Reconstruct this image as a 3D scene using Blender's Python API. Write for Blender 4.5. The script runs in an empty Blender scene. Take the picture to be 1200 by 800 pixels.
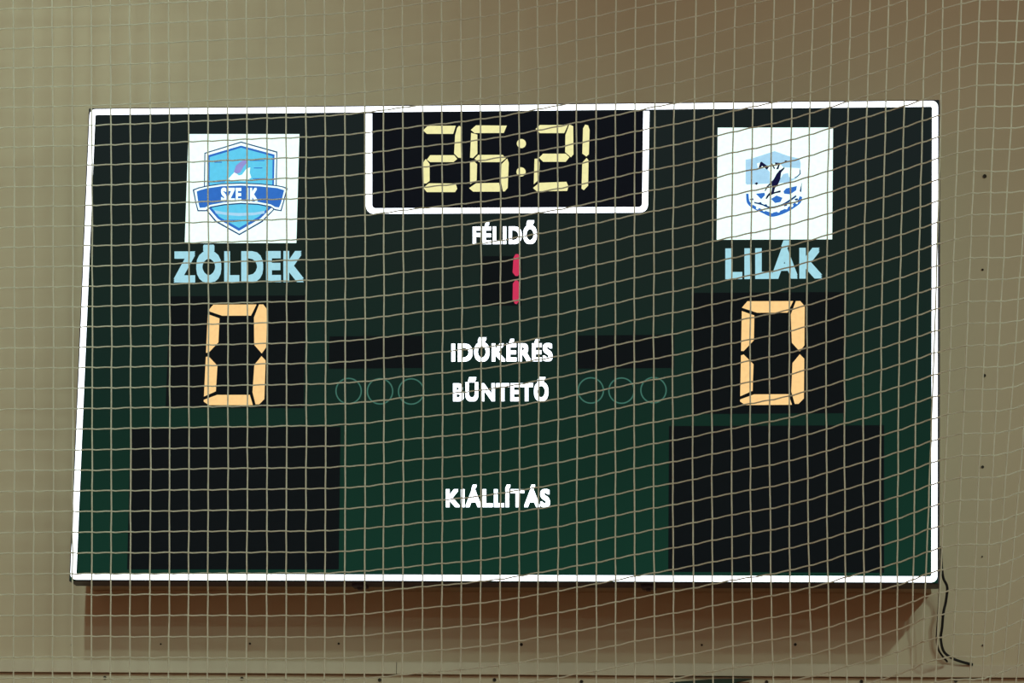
import bpy, bmesh, math, random
from mathutils import Vector, Matrix
random.seed(4)
SC = bpy.context.scene
COL = SC.collection

# ------------------------------------------------------------------ camera
CAM_LOC = Vector((1.97142, -15.94138, 1.6))
YAW, PITCH, ROLL, FPX = -0.1232991, 0.2016270, 0.0213957, 5102.737
def cam_axes():
    cy, sy, cp, sp = math.cos(YAW), math.sin(YAW), math.cos(PITCH), math.sin(PITCH)
    f = Vector((sy*cp, cy*cp, sp)); r = Vector((cy, -sy, 0)); u = r.cross(f)
    c, s = math.cos(ROLL), math.sin(ROLL)
    return c*r + s*u, -s*r + c*u, f
RX, UX, FX = cam_axes()
cd = bpy.data.cameras.new('camera'); cam = bpy.data.objects.new('camera', cd); COL.objects.link(cam)
cd.sensor_width = 36.0; cd.sensor_fit = 'HORIZONTAL'; cd.lens = 36.0*FPX/1200.0
cd.clip_start = 0.1; cd.clip_end = 200
M = Matrix((RX, UX, -FX)).transposed().to_4x4(); M.translation = CAM_LOC
cam.matrix_world = M
SC.camera = cam

# ------------------------------------------------------------------ light of the hall
wd = bpy.data.worlds.new('hall_world'); SC.world = wd; wd.use_nodes = True
bg = wd.node_tree.nodes['Background']
bg.inputs['Color'].default_value = (0.28, 0.15, 0.095, 1)      # warm light bounced round the wooden hall
bg.inputs['Strength'].default_value = 1.0
def ceiling_lamp(loc, aim, power, col, angle, blend=1.0, rad=0.16):
    ld = bpy.data.lights.new('ceiling_floodlight', 'SPOT'); o = bpy.data.objects.new('ceiling_floodlight', ld)
    COL.objects.link(o); o.location = loc
    ld.energy = power; ld.color = col; ld.spot_size = math.radians(angle); ld.spot_blend = blend
    ld.shadow_soft_size = rad
    o.rotation_euler = (Vector(aim)-Vector(loc)).to_track_quat('-Z', 'Y').to_euler()
LG = (0.72, 1.0, 0.86)
for r, w in ((5.0, 1.65), (6.0, 1.0), (7.6, 0.5), (10.0, 0.3), (14.0, 0.2)):      # two rows of floodlights running away from the wall under the ceiling
    k = 3.95*w*(r*r+16)**1.5/r
    ceiling_lamp((-1.72, -r, 8.5), (-3.1, 0, 5.0), k*1.12, LG, 2*math.degrees(math.atan(4.0/r)), rad=0.12)
    ceiling_lamp((5.7, -r, 8.5), (-0.03, 0, 3.34), k*1.46, LG, 2*math.degrees(math.atan(2.28/r)), rad=0.12)
SC.view_settings.view_transform = 'Standard'; SC.view_settings.look = 'None'
SC.view_settings.exposure = 0.0; SC.view_settings.gamma = 1.0

# ------------------------------------------------------------------ helpers
def at(px, py, Y):
    """the point of the vertical plane y = Y that the photograph shows at pixel (px, py)"""
    d = FX + (px-600)/FPX*RX - (py-400)/FPX*UX
    return CAM_LOC + d*((Y-CAM_LOC.y)/d.y)
def lin(r, g, b):
    f = lambda c: (c/255)/12.92 if c/255 <= 0.04045 else ((c/255+0.055)/1.055)**2.4
    return (f(r), f(g), f(b), 1)
def mat(name, col, rough=0.7, spec=0.3, metal=0.0):
    m = bpy.data.materials.new(name); m.use_nodes = True
    b = m.node_tree.nodes['Principled BSDF']
    b.inputs['Base Color'].default_value = col; b.inputs['Roughness'].default_value = rough
    b.inputs['Specular IOR Level'].default_value = spec; b.inputs['Metallic'].default_value = metal
    return m
def noisy(m, scale, amount, detail=3, bump=0.0):
    nt = m.node_tree; b = nt.nodes['Principled BSDF']
    tc = nt.nodes.new('ShaderNodeTexCoord'); n = nt.nodes.new('ShaderNodeTexNoise')
    n.inputs['Scale'].default_value = scale; n.inputs['Detail'].default_value = detail
    nt.links.new(tc.outputs['Object'], n.inputs['Vector'])
    base = b.inputs['Base Color'].default_value[:]
    r = nt.nodes.new('ShaderNodeValToRGB')
    r.color_ramp.elements[0].position = 0.3; r.color_ramp.elements[1].position = 0.7
    r.color_ramp.elements[0].color = tuple(c*(1-amount) for c in base[:3]) + (1,)
    r.color_ramp.elements[1].color = tuple(min(1, c*(1+amount)) for c in base[:3]) + (1,)
    nt.links.new(n.outputs['Fac'], r.inputs['Fac']); nt.links.new(r.outputs['Color'], b.inputs['Base Color'])
    if bump:
        bp = nt.nodes.new('ShaderNodeBump'); bp.inputs['Strength'].default_value = bump
        n2 = nt.nodes.new('ShaderNodeTexNoise'); n2.inputs['Scale'].default_value = scale*14
        nt.links.new(tc.outputs['Object'], n2.inputs['Vector'])
        nt.links.new(n2.outputs['Fac'], bp.inputs['Height']); nt.links.new(bp.outputs['Normal'], b.inputs['Normal'])
    return m
def led(name, rgb, strength=1.0):
    """a lit patch of the LED screen: black face giving off its colour, with the fine grain of the diodes"""
    m = mat(name, (0.003, 0.003, 0.003, 1), 0.9, 0.0)
    nt = m.node_tree; b = nt.nodes['Principled BSDF']
    tc = nt.nodes.new('ShaderNodeTexCoord'); n = nt.nodes.new('ShaderNodeTexNoise')
    n.inputs['Scale'].default_value = 60; n.inputs['Detail'].default_value = 2
    nt.links.new(tc.outputs['Object'], n.inputs['Vector'])
    mr = nt.nodes.new('ShaderNodeMapRange')
    mr.inputs['To Min'].default_value = strength*0.88; mr.inputs['To Max'].default_value = strength*1.12
    nt.links.new(n.outputs['Fac'], mr.inputs['Value'])
    b.inputs['Emission Color'].default_value = lin(*rgb)
    nt.links.new(mr.outputs['Result'], b.inputs['Emission Strength'])
    return m
def link(name, me, m, parent=None):
    o = bpy.data.objects.new(name, me); COL.objects.link(o)
    if m: me.materials.append(m)
    if parent: o.parent = parent; o.matrix_parent_inverse = parent.matrix_basis.inverted()
    return o
def obj(name, bm, m, parent=None):
    bmesh.ops.recalc_face_normals(bm, faces=bm.faces)
    me = bpy.data.meshes.new(name); bm.to_mesh(me); bm.free()
    return link(name, me, m, parent)
def thing(name, label, cat, loc, group=None):
    o = bpy.data.objects.new(name, None); COL.objects.link(o); o.location = loc
    o['label'] = label; o['category'] = cat
    if group: o['group'] = group
    return o
def add_box(bm, x0, x1, y0, y1, z0, z1, bev=0.0):
    vs = [bm.verts.new((x, y, z)) for x in (x0, x1) for y in (y0, y1) for z in (z0, z1)]
    q = [(0,1,3,2), (4,6,7,5), (0,4,5,1), (2,3,7,6), (0,2,6,4), (1,5,7,3)]
    fs = [bm.faces.new([vs[i] for i in f]) for f in q]
    if bev:
        es = list({e for f in fs for e in f.edges})
        bmesh.ops.bevel(bm, geom=es, offset=bev, segments=2, affect='EDGES', profile=0.5)
    return bm
def box(*a, **k): return add_box(bmesh.new(), *a, **k)
def prism(bm, pts, depth):
    """a face through pts (world points on the board's plane) with its sides running back by depth"""
    f = [bm.verts.new(p) for p in pts]; b = [bm.verts.new(p + Vector((0, depth, 0))) for p in pts]
    bm.faces.new(f); bm.faces.new(b[::-1]); n = len(pts)
    for i in range(n): bm.faces.new((f[i], f[(i+1) % n], b[(i+1) % n], b[i]))
    return bm
def band(bm, outer, inner, depth, closed=True):
    """a ring (or open strip) between two outlines, running back by depth"""
    o = [bm.verts.new(p) for p in outer]; i = [bm.verts.new(p) for p in inner]
    ob = [bm.verts.new(p + Vector((0, depth, 0))) for p in outer]; ib = [bm.verts.new(p + Vector((0, depth, 0))) for p in inner]
    n = len(o)
    for k in range(n if closed else n-1):
        j = (k+1) % n
        bm.faces.new((o[k], o[j], i[j], i[k])); bm.faces.new((o[k], ob[k], ob[j], o[j])); bm.faces.new((i[k], i[j], ib[j], ib[k]))
        bm.faces.new((ob[k], ib[k], ib[j], ob[j]))
    if not closed:
        for k in (0, n-1): bm.faces.new((o[k], i[k], ib[k], ob[k]))
    return bm
def tube(bm, pts, r, sides=6, caps=True):
    rings = []; n = len(pts)
    for k, p in enumerate(pts):
        p = Vector(p); a = Vector(pts[max(k-1, 0)]); b = Vector(pts[min(k+1, n-1)])
        t = (b-a).normalized()
        up = Vector((0, 1, 0)) if abs(t.y) < 0.9 else Vector((1, 0, 0))
        s = t.cross(up).normalized(); w = s.cross(t)
        rr = r[k] if isinstance(r, (list, tuple)) else r
        rings.append([bm.verts.new(p + rr*(math.cos(q)*s + math.sin(q)*w)) for q in [2*math.pi*(i+0.5)/sides for i in range(sides)]])
    for k in range(n-1):
        for i in range(sides):
            j = (i+1) % sides
            bm.faces.new((rings[k][i], rings[k][j], rings[k+1][j], rings[k+1][i]))
    if caps: bm.faces.new(rings[0]); bm.faces.new(rings[-1][::-1])
    return bm
def smooth(pts, n=6):
    """Catmull-Rom through pts"""
    P = [Vector(p) for p in pts]; P = [2*P[0]-P[1]] + P + [2*P[-1]-P[-2]]; out = []
    for k in range(1, len(P)-2):
        for i in range(n):
            t = i/n; a, b, c, d = P[k-1:k+3]
            out.append(0.5*((2*b) + (-a+c)*t + (2*a-5*b+4*c-d)*t*t + (-a+3*b-3*c+d)*t**3))
    return out + [P[-2]]

# ------------------------------------------------------------------ measures
T = 0.28                 # the board's face stands this far in front of the wall
ZB = 3.92981             # its lower edge
BW, BH = 3.2, 1.8
YF = -T
zseam = at(600, 791, 0).z
ztrim = at(600, 776.5, 0).z

# ------------------------------------------------------------------ materials
m_wall = noisy(mat('painted_wall_board', (0.50, 0.44, 0.32, 1), 0.75, 0.25), 1.6, 0.035, 4, 0.04)
m_trim = noisy(mat('painted_batten', (0.50, 0.45, 0.35, 1), 0.7, 0.25), 2.0, 0.03)
m_gap = mat('dark_backing', (0.08, 0.06, 0.045, 1), 0.9, 0.1)
m_screw = mat('dark_screw', (0.02, 0.015, 0.01, 1), 0.5, 0.3)
m_floor = noisy(mat('varnished_wood_floor', (0.42, 0.24, 0.10, 1), 0.35, 0.4), 3.0, 0.15)
m_cab = mat('black_cabinet_metal', (0.05, 0.045, 0.07, 1), 0.5, 0.3)
m_mount = mat('beige_mounting_rail', (0.40, 0.34, 0.26, 1), 0.6, 0.3)
m_cable = mat('black_rubber_cable', (0.012, 0.012, 0.012, 1), 0.6, 0.2)
m_green = noisy(mat('dark_green_board', (0.015, 0.035, 0.024, 1), 0.6, 0.3), 4.0, 0.2)
m_net = noisy(mat('beige_net_cord', (0.69, 0.69, 0.60, 1), 0.85, 0.1), 30.0, 0.10)
def let_through(m, part, col):
    """thin twisted fibre lets part of the light through"""
    nt = m.node_tree; out = nt.nodes['Material Output']; p = nt.nodes['Principled BSDF']
    t = nt.nodes.new('ShaderNodeBsdfTranslucent'); t.inputs['Color'].default_value = col
    mx = nt.nodes.new('ShaderNodeMixShader'); mx.inputs[0].default_value = part
    nt.links.new(p.outputs[0], mx.inputs[1]); nt.links.new(t.outputs[0], mx.inputs[2]); nt.links.new(mx.outputs[0], out.inputs['Surface'])
let_through(m_net, 0.65, (0.92, 0.93, 0.86, 1))
m_white = led('led_white', (240, 246, 255), 3.0)
m_text = led('led_text_white', (236, 246, 255), 3.6)
m_yel = led('led_yellow', (244, 238, 172), 1.0)
m_org = led('led_orange', (255, 210, 142), 1.0)
m_red = led('led_red', (205, 52, 88), 1.0)
m_sky = led('led_light_blue', (162, 214, 226), 1.05)
m_black = led('led_black', (13, 17, 19), 1.0)
m_black2 = led('led_clock_black', (13, 16, 22), 1.0)
m_ring = led('led_ring_green', (62, 108, 94), 1.0)
m_card = led('led_emblem_white', (222, 250, 242), 1.32)
m_cyan = led('led_cyan', (98, 205, 240), 1.0)
m_blue = led('led_blue', (52, 112, 198), 1.0)
m_navy = led('led_navy', (26, 62, 120), 1.0)
m_pale = led('led_pale_blue', (172, 218, 244), 1.0)
m_lilac = led('led_lilac', (150, 150, 215), 1.0)
m_dark = led('led_dark_figure', (20, 22, 60), 1.0)

# screen background: near black at the top, deep green towards the bottom
m_screen = mat('led_screen', (0.003, 0.003, 0.003, 1), 0.9, 0.0)
nt = m_screen.node_tree; b = nt.nodes['Principled BSDF']
tc = nt.nodes.new('ShaderNodeTexCoord'); sx = nt.nodes.new('ShaderNodeSeparateXYZ')
nt.links.new(tc.outputs['Generated'], sx.inputs['Vector'])
ns = nt.nodes.new('ShaderNodeTexNoise'); ns.inputs['Scale'].default_value = 5; nt.links.new(tc.outputs['Object'], ns.inputs['Vector'])
ma = nt.nodes.new('ShaderNodeMath'); ma.operation = 'MULTIPLY_ADD'; ma.inputs[1].default_value = 0.16
nt.links.new(ns.outputs['Fac'], ma.inputs[0]); nt.links.new(sx.outputs['Z'], ma.inputs[2])
rp = nt.nodes.new('ShaderNodeValToRGB'); e = rp.color_ramp.elements
e[0].position = 0.08; e[0].color = lin(17, 51, 39)
e[1].position = 1.0; e[1].color = lin(25, 33, 33)
for pos, c in ((0.35, (16, 44, 34)), (0.55, (19, 39, 33)), (0.75, (24, 36, 32))):
    k = e.new(pos); k.color = lin(*c)
nt.links.new(ma.outputs[0], rp.inputs['Fac']); nt.links.new(rp.outputs['Color'], b.inputs['Emission Color'])
b.inputs['Emission Strength'].default_value = 1.0

# ------------------------------------------------------------------ structure
fl = obj('floor', box(-9, 9, -22, 0.3, -0.1, 0), m_floor); fl['kind'] = 'structure'
wall = obj('wall_back', box(-9, 9, 0.04, 0.3, 0, 10), m_gap); wall['kind'] = 'structure'
up = obj('cladding_panel', box(-9, 9, 0.0, 0.04, ztrim, 10), m_wall, wall)
lo = obj('cladding_panel', box(-9, 9, 0.004, 0.04, 0, zseam-0.001, bev=0.0012), m_wall, wall)
jx = [at(464, 785, -0.02).x, at(905, 785, -0.02).x]; L = jx[1]-jx[0]
for k in (-4, -2, 0, 1, 2, 4):       # the outer battens are twice as long
    x0 = jx[0]+k*L+0.0008; x1 = x0+(1 if k in (0, 1) else 2)*L-0.0016
    obj('batten', box(x0, x1, -0.010, 0.04, zseam+0.0007, ztrim+0.001, bev=0.0015), m_trim, wall)
def screw(px, py, r, parent, y=0.0):
    c = at(px, py, y); bm = bmesh.new()
    pts = [c + Vector((r*math.cos(a), -0.003, r*math.sin(a))) for a in [2*math.pi*i/10 for i in range(10)]]
    inn = [c + Vector((0.45*r*math.cos(a), -0.0015, 0.45*r*math.sin(a))) for a in [2*math.pi*i/10 for i in range(10)]]
    band(bm, pts, inn, 0.006); bm.faces.new([bm.verts.new(p) for p in inn])
    obj('screw', bm, m_screw, parent)
for px, py, r in ((84, 755.5, .0034), (188.5, 754.5, .0034), (293, 754, .0042), (397, 754, .0042), (611, 755, .006), (822.5, 755.5, .004),
                  (932, 755, .0055), (1151.5, 756, .0036), (1151, 652, .003), (1151.5, 547, .0055), (1153.5, 440, .0062), (1151.5, 316, .004),
                  (1154, 206.5, .0075)):
    screw(px, py, r, up)
for px, py in ((123, 794), (283.5, 795), (445, 796.5), (579.5, 796.5), (681.5, 798.5), (898.5, 799), (1009.5, 798.5), (1120, 797.5)):
    screw(px, py, .0068, lo, 0.004)

# ------------------------------------------------------------------ the scoreboard
sb = thing('scoreboard', 'wide black LED scoreboard with lit white border, showing 26:21, on the beige wall', 'scoreboard', (0, 0, ZB))
X0, X1 = -BW/2, BW/2
obj('cabinet', box(X0-.004, X1+.004, YF+.004, YF+.125, ZB-.004, ZB+BH+.004, bev=.003), m_cab, sb)
def mounting():
    bm = bmesh.new(); i = .03
    add_box(bm, X0+i, X1-i, YF+.126, -.001, ZB+.002, ZB+.05); add_box(bm, X0+i, X1-i, YF+.126, -.001, ZB+BH-.07, ZB+BH-.02)
    add_box(bm, X0+i, X0+i+.05, YF+.126, -.001, ZB+.0505, ZB+BH-.0705); add_box(bm, X1-i-.05, X1-i, YF+.126, -.001, ZB+.0505, ZB+BH-.0705)
    return bm
obj('mounting_frame', mounting(), m_mount, sb)
for px in (422, 760):
    p = at(px, 684, YF+.06)
    bm = box(p.x-.026, p.x+.026, YF+.03, YF+.10, ZB-.016, ZB-.0045, bev=.002)
    add_box(bm, p.x-.008, p.x+.008, YF+.05, YF+.075, ZB-.024, ZB-.0162)
    obj('latch', bm, m_cab, sb)
obj('screen', box(X0, X1, YF, YF+.004, ZB, ZB+BH), m_screen, sb)

def rrect(x0, x1, z0, z1, r, y, n=5):
    out = []
    for cx, cz, a0 in ((x1-r, z1-r, 0), (x0+r, z1-r, 90), (x0+r, z0+r, 180), (x1-r, z0+r, 270)):
        for i in range(n+1):
            a = math.radians(a0+90*i/n); out.append(Vector((cx+r*math.cos(a), y, cz+r*math.sin(a))))
    return out
bd = .0235
br = obj('border', band(bmesh.new(), rrect(X0+.002, X1-.002, ZB+.002, ZB+BH-.002, .022, YF-.002), rrect(X0+bd, X1-bd, ZB+bd, ZB+BH-bd, .006, YF-.002), .003), m_white, sb)
br['label'] = 'lit white border line round the screen'

def patch(name, pts, m, parent, lift=.001, label=None, org=(0, 0), sc=1.0, th=.0009):
    P = [at(org[0]+x/sc, org[1]+y/sc, YF-lift) for x, y in pts]
    o = obj(name, prism(bmesh.new(), P, th), m, parent)
    if label: o['label'] = label
    return o
def quad(x0, y0, x1, y1): return [(x0, y0), (x1, y0), (x1, y1), (x0, y1)]
# dark areas
home = patch('home_score_panel', [(199, 347), (358, 346), (356, 478), (194, 478)], m_black, sb)
away = patch('away_score_panel', [(813, 343), (989, 342), (989, 484), (811, 485)], m_black, sb)
clock = patch('clock_panel', [(430, 132), (760, 130), (758, 246), (431, 248)], m_black2, sb)
period = patch('period_panel', [(563, 300), (612, 300), (611, 358), (562, 358)], m_black, sb)
for pts in ([(386, 394), (498, 393), (497, 431), (385, 432)], [(676, 393), (790, 392), (790, 431), (675, 432)]):
    patch('timeout_panel', pts, m_black, sb)
for pts in ([(153, 501), (399, 500), (397, 667), (149, 667)], [(784, 499), (1036, 498), (1036, 671), (783, 670)]):
    patch('suspension_panel', pts, m_black, sb)

# clock frame: an open U hanging from the top border
def arc(cx, cy, r, a0, a1, n=5): return [(cx+r*math.cos(math.radians(a0+(a1-a0)*i/n)), cy+r*math.sin(math.radians(a0+(a1-a0)*i/n))) for i in range(n+1)]
outer = [(428.8, 133)] + arc(438, 241, 9.3, 180, 90) + arc(750, 239.6, 9.3, 90, 0) + [(761, 130)]
inner = [(436, 133)] + arc(440, 240, 4, 180, 90) + arc(748.5, 238.5, 4, 90, 0) + [(754, 130)]
cb = obj('clock_border', band(bmesh.new(), [at(x, y, YF-.0025) for x, y in outer], [at(x, y, YF-.0025) for x, y in inner], .0015, closed=False), m_white, clock)
cb['label'] = 'lit white frame line round the clock'

def seg(pts, m, parent, org, sc):
    cx = sum(p[0] for p in pts)/len(pts); cy = sum(p[1] for p in pts)/len(pts)
    pts = [(x-(.55*sc if x > cx else -.55*sc)*min(1, abs(x-cx)/(2*sc)), y-(.55*sc if y > cy else -.55*sc)*min(1, abs(y-cy)/(2*sc))) for x, y in pts]
    return patch('segment', pts, m, parent, .0024, None, org, sc, .0012)
o4, o5, s45 = (420, 120), (590, 120), 5.717
for pts in ([(430,188),(462,153),(655,153),(638,213),(455,213)], [(660,165),(678,153),(698,165),(692,375),(668,372),(638,345),(645,215)],
            [(455,385),(478,350),(645,350),(665,378),(640,402),(478,402)], [(430,400),(450,375),(480,408),(480,528),(455,545),(428,545)],
            [(432,570),(470,538),(655,540),(665,580),(650,603),(455,603)],
            [(750,185),(785,150),(997,152),(977,207),(775,208)], [(752,200),(800,212),(800,345),(765,375),(745,372)],
            [(775,378),(800,348),(970,348),(992,372),(960,402),(805,402)], [(745,395),(770,385),(798,410),(795,525),(745,550)],
            [(955,410),(1000,372),(1010,400),(1003,575),(980,598),(965,598),(952,535)], [(738,575),(785,538),(945,535),(960,600),(765,600)]):
    seg(pts, m_yel, clock, o4, s45)
for pts in ([(212,178),(240,148),(435,148),(410,208),(240,208)], [(440,145),(470,155),(472,350),(455,370),(410,335),(412,215)],
            [(235,370),(262,340),(420,340),(445,365),(420,400),(262,400)], [(205,375),(235,372),(245,400),(240,520),(200,550)],
            [(195,575),(235,535),(425,528),(438,560),(430,595),(220,598)],
            [(530,170),(545,145),(570,150),(580,180),(575,350),(555,365),(525,345)], [(525,400),(560,368),(573,385),(570,560),(535,590),(520,580)]):
    seg(pts, m_yel, clock, o5, s45)
for cx, cy in ((120, 275), (118, 465)):
    patch('colon_dot', arc(cx, cy, 31, 0, 337.5, 15), m_yel, clock, .0024, None, o5, s45)
# thin darker outline behind the lit digits is left to the lens
# score digits, in pixels of a 72 x 120 field
Z0 = [[(0,9),(6,1),(58,1),(52,15),(17,15)], [(60,1),(66,1),(71,7),(71,52),(66,59),(56,49),(54.5,16)], [(0,12),(15,17),(15,46),(3,58),(0,58)],
      [(0,62),(3,61),(15,72),(14.5,103),(0,109)], [(66,61),(71,66),(71,112),(65,118),(60,118),(56,104),(57,71)], [(0,112),(15,106),(54,106),(58,119),(6,119),(0,115)]]
def zero(TL, TR, BL, BR, parent):
    for s in Z0:
        pts = []
        for x, y in s:
            u, v = x/71, (y-1)/118
            pts.append(tuple((1-v)*((1-u)*TL[i]+u*TR[i]) + v*((1-u)*BL[i]+u*BR[i]) for i in (0, 1)))
        seg(pts, m_org, parent, (0, 0), 1)
zero((243.5, 356.3), (314, 356), (238, 475), (310, 475), home)
zero((869, 352.3), (943.7, 352), (866.7, 475), (942.5, 474.5), away)
for pts in ([(675,340),(692,314),(718,314),(735,330),(738,465),(715,492),(690,492),(668,465)], [(670,545),(690,517),(715,520),(733,545),(728,685),(705,712),(685,708),(668,675)]):
    seg(pts, m_red, period, (500, 250), 6.669)
# penalty rings
for cx, cy in ((408.5, 458), (445.3, 458.3), (481.8, 458.5), (692.3, 457.3), (728.3, 457.5), (765.8, 457)):
    a = [(cx+15.6*math.cos(2*math.pi*i/32), cy+15.6*math.sin(2*math.pi*i/32)) for i in range(32)]
    c = [(cx+14.1*math.cos(2*math.pi*i/32), cy+14.1*math.sin(2*math.pi*i/32)) for i in range(32)]
    obj('penalty_ring', band(bmesh.new(), [at(x, y, YF-.0018) for x, y in a], [at(x, y, YF-.0018) for x, y in c], .001), m_ring, sb)

# lettering
def word(text, x0, x1, yt, yb, m, parent, slope=0.0, bold=.035, name='lettering', label=True, lift=.002, lean=0.0):
    cu = bpy.data.curves.new('t', 'FONT'); cu.body = text; cu.space_character = 1.0+3.0*bold; cu.resolution_u = 4
    to = bpy.data.objects.new('t', cu); COL.objects.link(to)
    me = bpy.data.meshes.new_from_object(to.evaluated_get(bpy.context.evaluated_depsgraph_get()))
    bpy.data.objects.remove(to); bpy.data.curves.remove(cu)
    xs = [v.co.x for v in me.vertices]; a, c = min(xs)-bold, max(xs)+bold; z0, z1 = -bold, .682+bold
    bm = bmesh.new()
    # heavy strokes: the regular letter shifted round a small square
    for q in range(8):
        dx, dz = ((1,1),(1,0),(1,-1),(0,-1),(-1,-1),(-1,0),(-1,1),(0,1))[q]; dx *= bold; dz *= bold; vs = []
        for v in me.vertices:
            u = (v.co.x+dx-a)/(c-a); h = max(0, (v.co.y+dz-z0)/(z1-z0))
            vs.append(bm.verts.new(at(x0+u*(x1-x0)+lean*h*(yb-yt), yb-h*(yb-yt)-slope*u*(x1-x0), YF-lift-.00003*q)))
        for f in me.polygons:
            bm.faces.new([vs[i] for i in f.vertices])
    bpy.data.meshes.remove(me)
    g = bmesh.ops.extrude_face_region(bm, geom=list(bm.faces))
    for v in g['geom']:
        if isinstance(v, bmesh.types.BMVert): v.co.y += .001
    o = obj(name, bm, m, parent)
    if label: o['label'] = 'lettering reading ' + text
    return o
word('ZÖLDEK', 203.5, 356, 294.5, 331, m_sky, sb, .004, bold=.046)
word('LILÁK', 850, 963.5, 291, 327, m_sky, sb, .008, bold=.046)
word('FÉLIDŐ', 554, 629, 265.5, 286, m_text, sb, .006, bold=.038)
word('IDŐKÉRÉS', 529, 647.5, 402.5, 423.5, m_text, sb, .004, bold=.038)
word('BŰNTETŐ', 531, 642.5, 449, 470, m_text, sb, .002, bold=.038)
word('KIÁLLÍTÁS', 522.5, 644.5, 573, 594, m_text, sb, 0, bold=.038)

# team emblem on the left
eh = patch('home_emblem', [(220.8, 157), (350.8, 157), (347.3, 284.6), (216.5, 284.8)], m_card, sb, .001, 'white square with a blue shield and ribbon')
def el(name, pts, m, lift=.002, org=(200, 140), sc=4.0, par=None, label=None): return patch(name, pts, m, par or eh, lift, label, org, sc, .0008)
el('shield', [(158,156),(330,103),(500,150),(497,325),(488,420),(430,480),(322,542),(210,480),(165,425),(156,310)], m_navy, .0018, label='thin navy outline of the shield')
el('shield', [(163,160),(330,109),(495,155),(492,325),(483,418),(427,474),(322,535),(214,474),(170,422),(161,310)], m_card, .0022, label='white line inside the outline')
el('shield', [(172,168),(330,122),(487,164),(484,330),(476,410),(420,464),(320,522),(222,466),(178,415),(170,310)], m_blue, .0026, label='blue rim of the shield')
el('shield', [(183,176),(330,132),(478,172),(476,320),(468,402),(414,454),(320,508),(228,456),(187,408),(182,310)], m_cyan, .003, label='bright cyan field of the shield')
el('ribbon', [(103,328),(130,318),(165,310),(240,299),(330,296),(420,300),(500,308),(530,314),(549,322),(530,392),(519,430),(488,425),(470,412),(410,400),(330,396),(250,402),(185,414),(165,430),(126,430),(116,392)], m_navy, .0034, label='navy edge of the ribbon')
el('ribbon', [(110,332),(132,323),(168,315),(240,304),(330,301),(420,305),(500,313),(528,319),(542,326),(525,390),(515,424),(488,419),(470,406),(410,394),(330,390),(250,396),(185,408),(165,424),(130,424),(121,390)], m_card, .0038, label='white edge of the ribbon')
el('ribbon', [(122,337),(140,330),(170,322),(240,312),(330,309),(420,313),(500,321),(532,331),(518,388),(508,412),(490,410),(470,398),(410,386),(330,382),(250,388),(185,400),(162,412),(136,414),(129,388)], m_blue, .0042, label='blue face of the ribbon')
word('SZE JK', 200+236/4, 200+408/4, 140+320/4, 140+384/4, m_card, eh, 0, .045, lift=.0047, label=False)
el('bird_figure', [(270,278),(288,258),(300,246),(320,262),(335,258),(355,230),(373,224),(370,248),(378,272),(350,288),(290,288)], m_card, .0036, label='white figure on the shield')
el('bird_figure', [(296,246),(306,216),(330,196),(356,184),(362,196),(342,220),(326,248),(308,254)], m_lilac, .0036, label='lilac wing of the figure')
el('motto_line', [(205,425),(250,434),(320,438),(390,436),(440,428),(440,440),(390,448),(320,452),(250,446),(212,440)], m_pale, .0036, label='pale line under the ribbon')
for x0, y0, x1 in ((205, 198, 240), (370, 190, 440), (390, 225, 430), (190, 290, 255), (385, 275, 450), (255, 470, 370)):
    el('shield_mark', quad(x0, y0, x1, y0+4), m_blue, .0034)

# team emblem on the right
ea = patch('away_emblem', [(841, 149.5), (976.2, 149.3), (975.2, 280.3), (839.8, 280.8)], m_card, sb, .001, 'white square with a pale blue crest and dark figure')
def er(name, pts, m, lift=.002, label=None): return patch(name, pts, m, ea, lift, label, (865, 170), 8.888, .0008)
er('crest', [(85,150),(140,140),(380,62),(520,112),(640,140),(652,200),(640,330),(520,390),(85,410)], m_pale, .002, 'pale blue field of the crest')
er('cloud', [(195,190),(235,180),(300,215),(350,195),(430,185),(470,230),(640,240),(645,330),(560,350),(530,330),(520,290),(470,300),(420,380),(330,380),(330,280),(300,245),(240,240),(205,235)], m_card, .0024)
for pts in ([(212,240),(230,180),(244,172),(320,228),(302,256),(250,215),(228,245)], [(320,200),(340,195),(375,250),(385,240),(355,190)],
            [(385,180),(440,185),(420,250),(395,252),(420,200),(385,200)], [(485,160),(510,160),(512,176),(486,178)], [(170,400),(195,385),(210,400),(190,415)]):
    er('lettering', pts, m_dark, .003)
er('leaping_figure', [(480,228),(445,255),(430,262),(400,300),(372,352),(345,382),(300,425),(275,475),(285,478),(310,436),(345,402),(355,440),(345,498),(372,492),(385,445),(415,410),(440,350),(448,285),(486,240)], m_dark, .0034, 'dark leaping figure')
er('leaping_figure', [(330,490),(380,488),(440,470),(445,490),(385,502),(320,530),(300,560),(285,556),(300,525)], m_dark, .0034, 'dark feet of the figure')
er('wave', [(185,505),(275,495),(280,520),(240,562),(222,545)], m_blue, .003)
er('wave', [(342,560),(400,524),(462,548),(440,592),(385,602)], m_blue, .003)
er('wave', [(472,480),(500,450),(612,425),(605,470),(540,512),(480,505)], m_blue, .003)
er('wave', [(640,480),(664,385),(658,490)], m_navy, .003)
def curve_pts(P, n=5): return [tuple(v)[:2] for v in smooth([(x, y, 0) for x, y in P], n)]
oc = curve_pts([(82,505),(92,600),(150,655),(250,705),(350,745),(470,715),(580,655),(650,600),(668,540)])
ic = curve_pts([(108,505),(120,585),(170,630),(260,672),(350,700),(460,675),(560,620),(620,575),(640,530)])
obj('crest_rim', band(bmesh.new(), [at(865+x/8.888, 170+y/8.888, YF-.003) for x, y in oc], [at(865+x/8.888, 170+y/8.888, YF-.003) for x, y in ic], .0008, closed=False), m_blue, ea)
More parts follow.
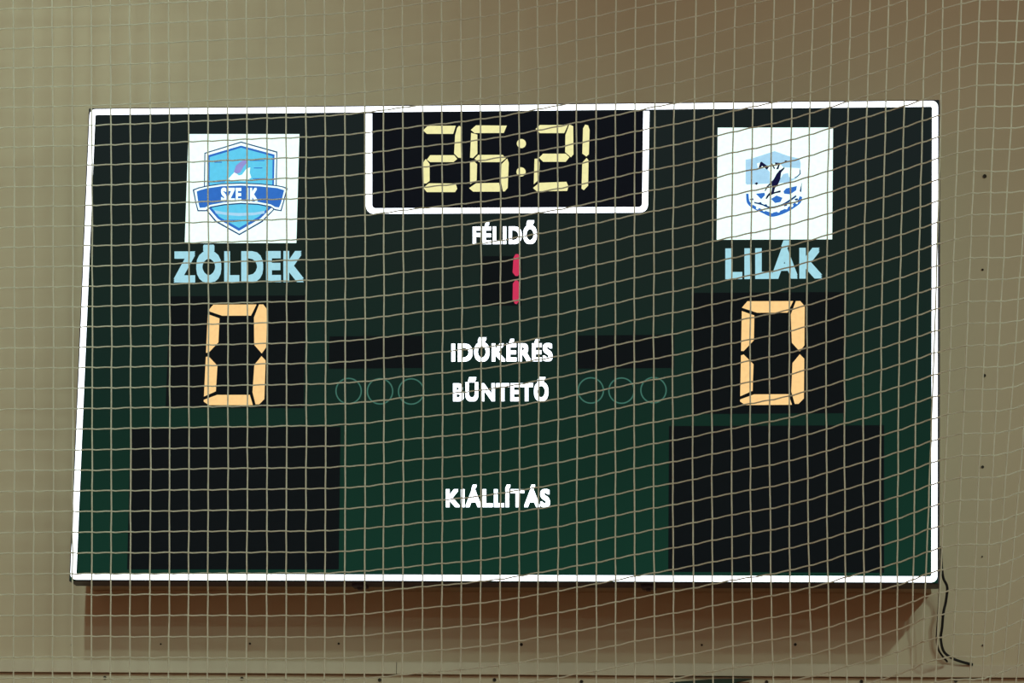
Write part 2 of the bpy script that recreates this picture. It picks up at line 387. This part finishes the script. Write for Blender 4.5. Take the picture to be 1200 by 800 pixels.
er('crest_outline', [(78,150),(86,150),(86,400),(78,400)], m_pale, .0028); er('crest_outline', [(640,250),(650,262),(652,300),(620,330),(590,345),(588,335),(616,320),(640,296)], m_navy, .003)
for x0, y0 in ((205, 600), (262, 622), (470, 620), (520, 598), (585, 560), (120, 560)):
    er('wave', [(x0, y0), (x0+34, y0-8), (x0+42, y0+10), (x0+14, y0+18)], m_navy, .0031)
oc = curve_pts([(170,590),(250,610),(340,640),(450,615),(530,570),(600,520)]); ic = curve_pts([(165,604),(250,626),(340,657),(455,632),(540,586),(610,534)])
obj('crest_rim', band(bmesh.new(), [at(865+x/8.888, 170+y/8.888, YF-.003) for x, y in oc], [at(865+x/8.888, 170+y/8.888, YF-.003) for x, y in ic], .0008, closed=False), m_navy, ea)
for x, y, r in ((200,655,15),(270,675,17),(350,690,20),(420,685,17),(500,650,18),(560,630,15),(610,600,13),(140,620,12)):
    er('rim_stud', arc(x, y, r, 0, 315, 7), m_card, .0036)

# ------------------------------------------------------------------ cables
def cable(pts, r, label):
    P = smooth([at(x, y, Y) for x, y, Y in pts], 6)
    o = obj('cable', tube(bmesh.new(), P, r, 8), m_cable); o['label'] = label; o['category'] = 'cable'; o['group'] = 'cables at the lower right corner of the scoreboard'
    return o
cable([(1103, 640, -.12), (1103.5, 662, -.10), (1105.5, 677, -.08), (1110, 688, -.07), (1108.5, 704, -.06), (1105.5, 718, -.06), (1104, 735, -.05), (1102.5, 748, -.04), (1106, 763, -.03), (1116, 771, -.025), (1128, 775.5, -.02), (1140, 778.5, -.012)], .0052,
      'thick black cable curving from the scoreboard corner right along the batten top')
cable([(1101.2, 656, -.145), (1101, 690, -.14), (1099, 725, -.12), (1097.6, 748, -.11), (1099.5, 760, -.09), (1104, 768, -.06), (1110, 775, -.03)], .0038,
      'thinner black cable hanging just left of the thick cable below the scoreboard')

# dark green board leaning low on the wall, only its top edge in view
gb = obj('sign_board', prism(bmesh.new(), [at(x, y, -.035) for x, y in ((785, 799), (837, 795.3), (881, 794.6), (862, 799), (856, 900), (776, 900))], .03), m_green)
gb['label'] = 'dark green board whose slanting top edge shows below the batten'; gb['category'] = 'board'

# ------------------------------------------------------------------ the ball net hanging in front
NET = [
(-1.8667,-0.04684,-0.00335,-1.0484,0.0043),
(-1.7942,-0.04587,-0.00329,-1.055,0.0037),
(-1.7218,-0.04491,-0.00324,-1.0616,0.0032),
(-1.6495,-0.04395,-0.00318,-1.0682,0.0026),
(-1.5773,-0.04298,-0.00312,-1.0751,0.002),
(-1.5051,-0.04202,-0.00307,-1.0825,0.0013),
(-1.4329,-0.04107,-0.00301,-1.0909,0.0004),
(-1.3605,-0.04011,-0.00296,-1.1005,-0.0008),
(-1.2892,-0.03921,-0.00296,-1.1119,-0.0023),
(-1.217,-0.0383,-0.00296,-1.1252,-0.0037),
(-1.1423,-0.03736,-0.00297,-1.1401,-0.0055),
(-1.0708,-0.03647,-0.00297,-1.1563,-0.0075),
(-0.9982,-0.03557,-0.00297,-1.1734,-0.0097),
(-0.9261,-0.03467,-0.00298,-1.191,-0.012),
(-0.8529,-0.03375,-0.00298,-1.2089,-0.0144),
(-0.7808,-0.03285,-0.00298,-1.227,-0.0168),
(-0.707,-0.03193,-0.00299,-1.2454,-0.0192),
(-0.6353,-0.03103,-0.00299,-1.264,-0.0217),
(-0.563,-0.03012,-0.00299,-1.2824,-0.0242),
(-0.492,-0.02923,-0.003,-1.2998,-0.0264),
(-0.4206,-0.02832,-0.003,-1.3152,-0.0258),
(-0.349,-0.02739,-0.003,-1.328,-0.0232),
(-0.2817,-0.02652,-0.00301,-1.3383,-0.0185),
(-0.2128,-0.02562,-0.00301,-1.3471,-0.0119),
(-0.1423,-0.02469,-0.00301,-1.3554,-0.0064),
(-0.0737,-0.02379,-0.00301,-1.3644,-0.002),
(-0.0054,-0.02289,-0.00301,-1.3743,0.0022),
(0.0631,-0.022,-0.00302,-1.3845,0.0076),
(0.1314,-0.0211,-0.00302,-1.3943,0.0145),
(0.1982,-0.02022,-0.00302,-1.4027,0.0238),
(0.2646,-0.01934,-0.00302,-1.4095,0.0342),
(0.3321,-0.02019,-0.00177,-1.4144,0.0446),
(0.397,-0.01898,-0.00062,-1.4178,0.057),
(0.4638,-0.01774,0.00053,-1.4206,0.0688),
(0.5294,-0.01651,0.00168,-1.424,0.0813),
(0.5951,-0.01528,0.00283,-1.4292,0.0941),
(0.6621,-0.01402,0.00399,-1.4372,0.1053),
(0.728,-0.01277,0.00514,-1.4486,0.114),
(0.7973,-0.01145,0.0063,-1.4637,0.1243),
(0.8644,-0.00986,0.00584,-1.4829,0.1347),
(0.9327,-0.00919,0.00679,-1.5063,0.1437),
(0.998,-0.00794,0.00899,-1.5334,0.1509),
(1.0645,-0.00854,0.01079,-1.5629,0.1568),
(1.133,-0.00482,0.00874,-1.5927,0.1654),
(1.194,-0.00711,0.01434,-1.6207,0.176),
(1.2597,-0.00444,0.01269,-1.6461,0.1897),
(1.3225,-0.00076,0.01035,-1.6691,0.2045),
(1.3859,0.00118,0.01037,-1.691,0.2176),
(1.4461,0.00641,0.00886,-1.7129,0.2296),
(1.5062,0.01044,0.00751,-1.7353,0.243),
(1.566,0.01724,0.00402,-1.7579,0.2582),
(1.6228,0.02958,-0.00564,-1.7791,0.2732),
(1.6765,0.0368,-0.00561,-1.7963,0.284),
(1.73,0.04013,-0.00246,-1.8061,0.2934),
(1.7887,0.04164,-0.00161,-1.8058,0.2933),
(1.8359,0.05244,0.00278,-1.7954,0.2951),
(1.8886,0.06923,-0.00524,-1.7781,0.3054),
(1.9384,0.08066,-0.00402,-1.7597,0.324),
(1.9939,0.09115,-0.00402,-1.7454,0.3472),
(2.0468,0.10159,-0.00402,-1.7373,0.3612),
(2.0997,0.11007,-0.00241,-1.7337,0.3741)
]
S, Z6 = 0.0737400, 5.0115562
NR = 0.0027
net = thing('safety_net', 'beige square mesh ball net hanging in front of the scoreboard and wall', 'net', (0.2, -1.4, 0.03))
def nx(c, z):
    t = max(-1.7, min(1.9, z-4.5))
    return c[0]+c[1]*t+c[2]*t*t
def node(i, j):
    """knot of column i and row j"""
    c = NET[i]; z = Z6-(j-6)*S+c[4]
    h = math.sin(i*12.9898+j*78.233)*43758.5453; h -= math.floor(h)
    g = math.sin(i*39.346+j*11.135)*24634.6345; g -= math.floor(g)
    return Vector((nx(c, z)+(h-.5)*.0022, c[3]+(g-.5)*.004, z+(g-.5)*.003))
J0, J1 = -34, 72
for i in range(len(NET)):
    bm = bmesh.new(); P = []
    for j in range(J0, J1+1):
        a = node(i, j)
        if a.z > 0.02: P.append(a)
    tube(bm, P, NR, 5)
    obj('vertical_cord', bm, m_net, net)
for j in range(J0, J1+1):
    P = []
    for i in range(len(NET)-1):
        a, c = node(i, j), node(i+1, j)
        P.append(a + Vector((0, -NR*.6, 0)))
        P.append(a.lerp(c, .22) + Vector((0, 0, -.0016)))
        P.append(a.lerp(c, .70) + Vector((0, 0, .0006)))
    P.append(node(len(NET)-1, j))
    if min(p.z for p in P) < .02: continue
    obj('horizontal_cord', tube(bmesh.new(), P, NR*.92, 5), m_net, net)
tp = [node(i, J0)+Vector((0, 0, .006)) for i in range(len(NET))]
obj('head_rope', tube(bmesh.new(), tp, .007, 8), m_net, net)
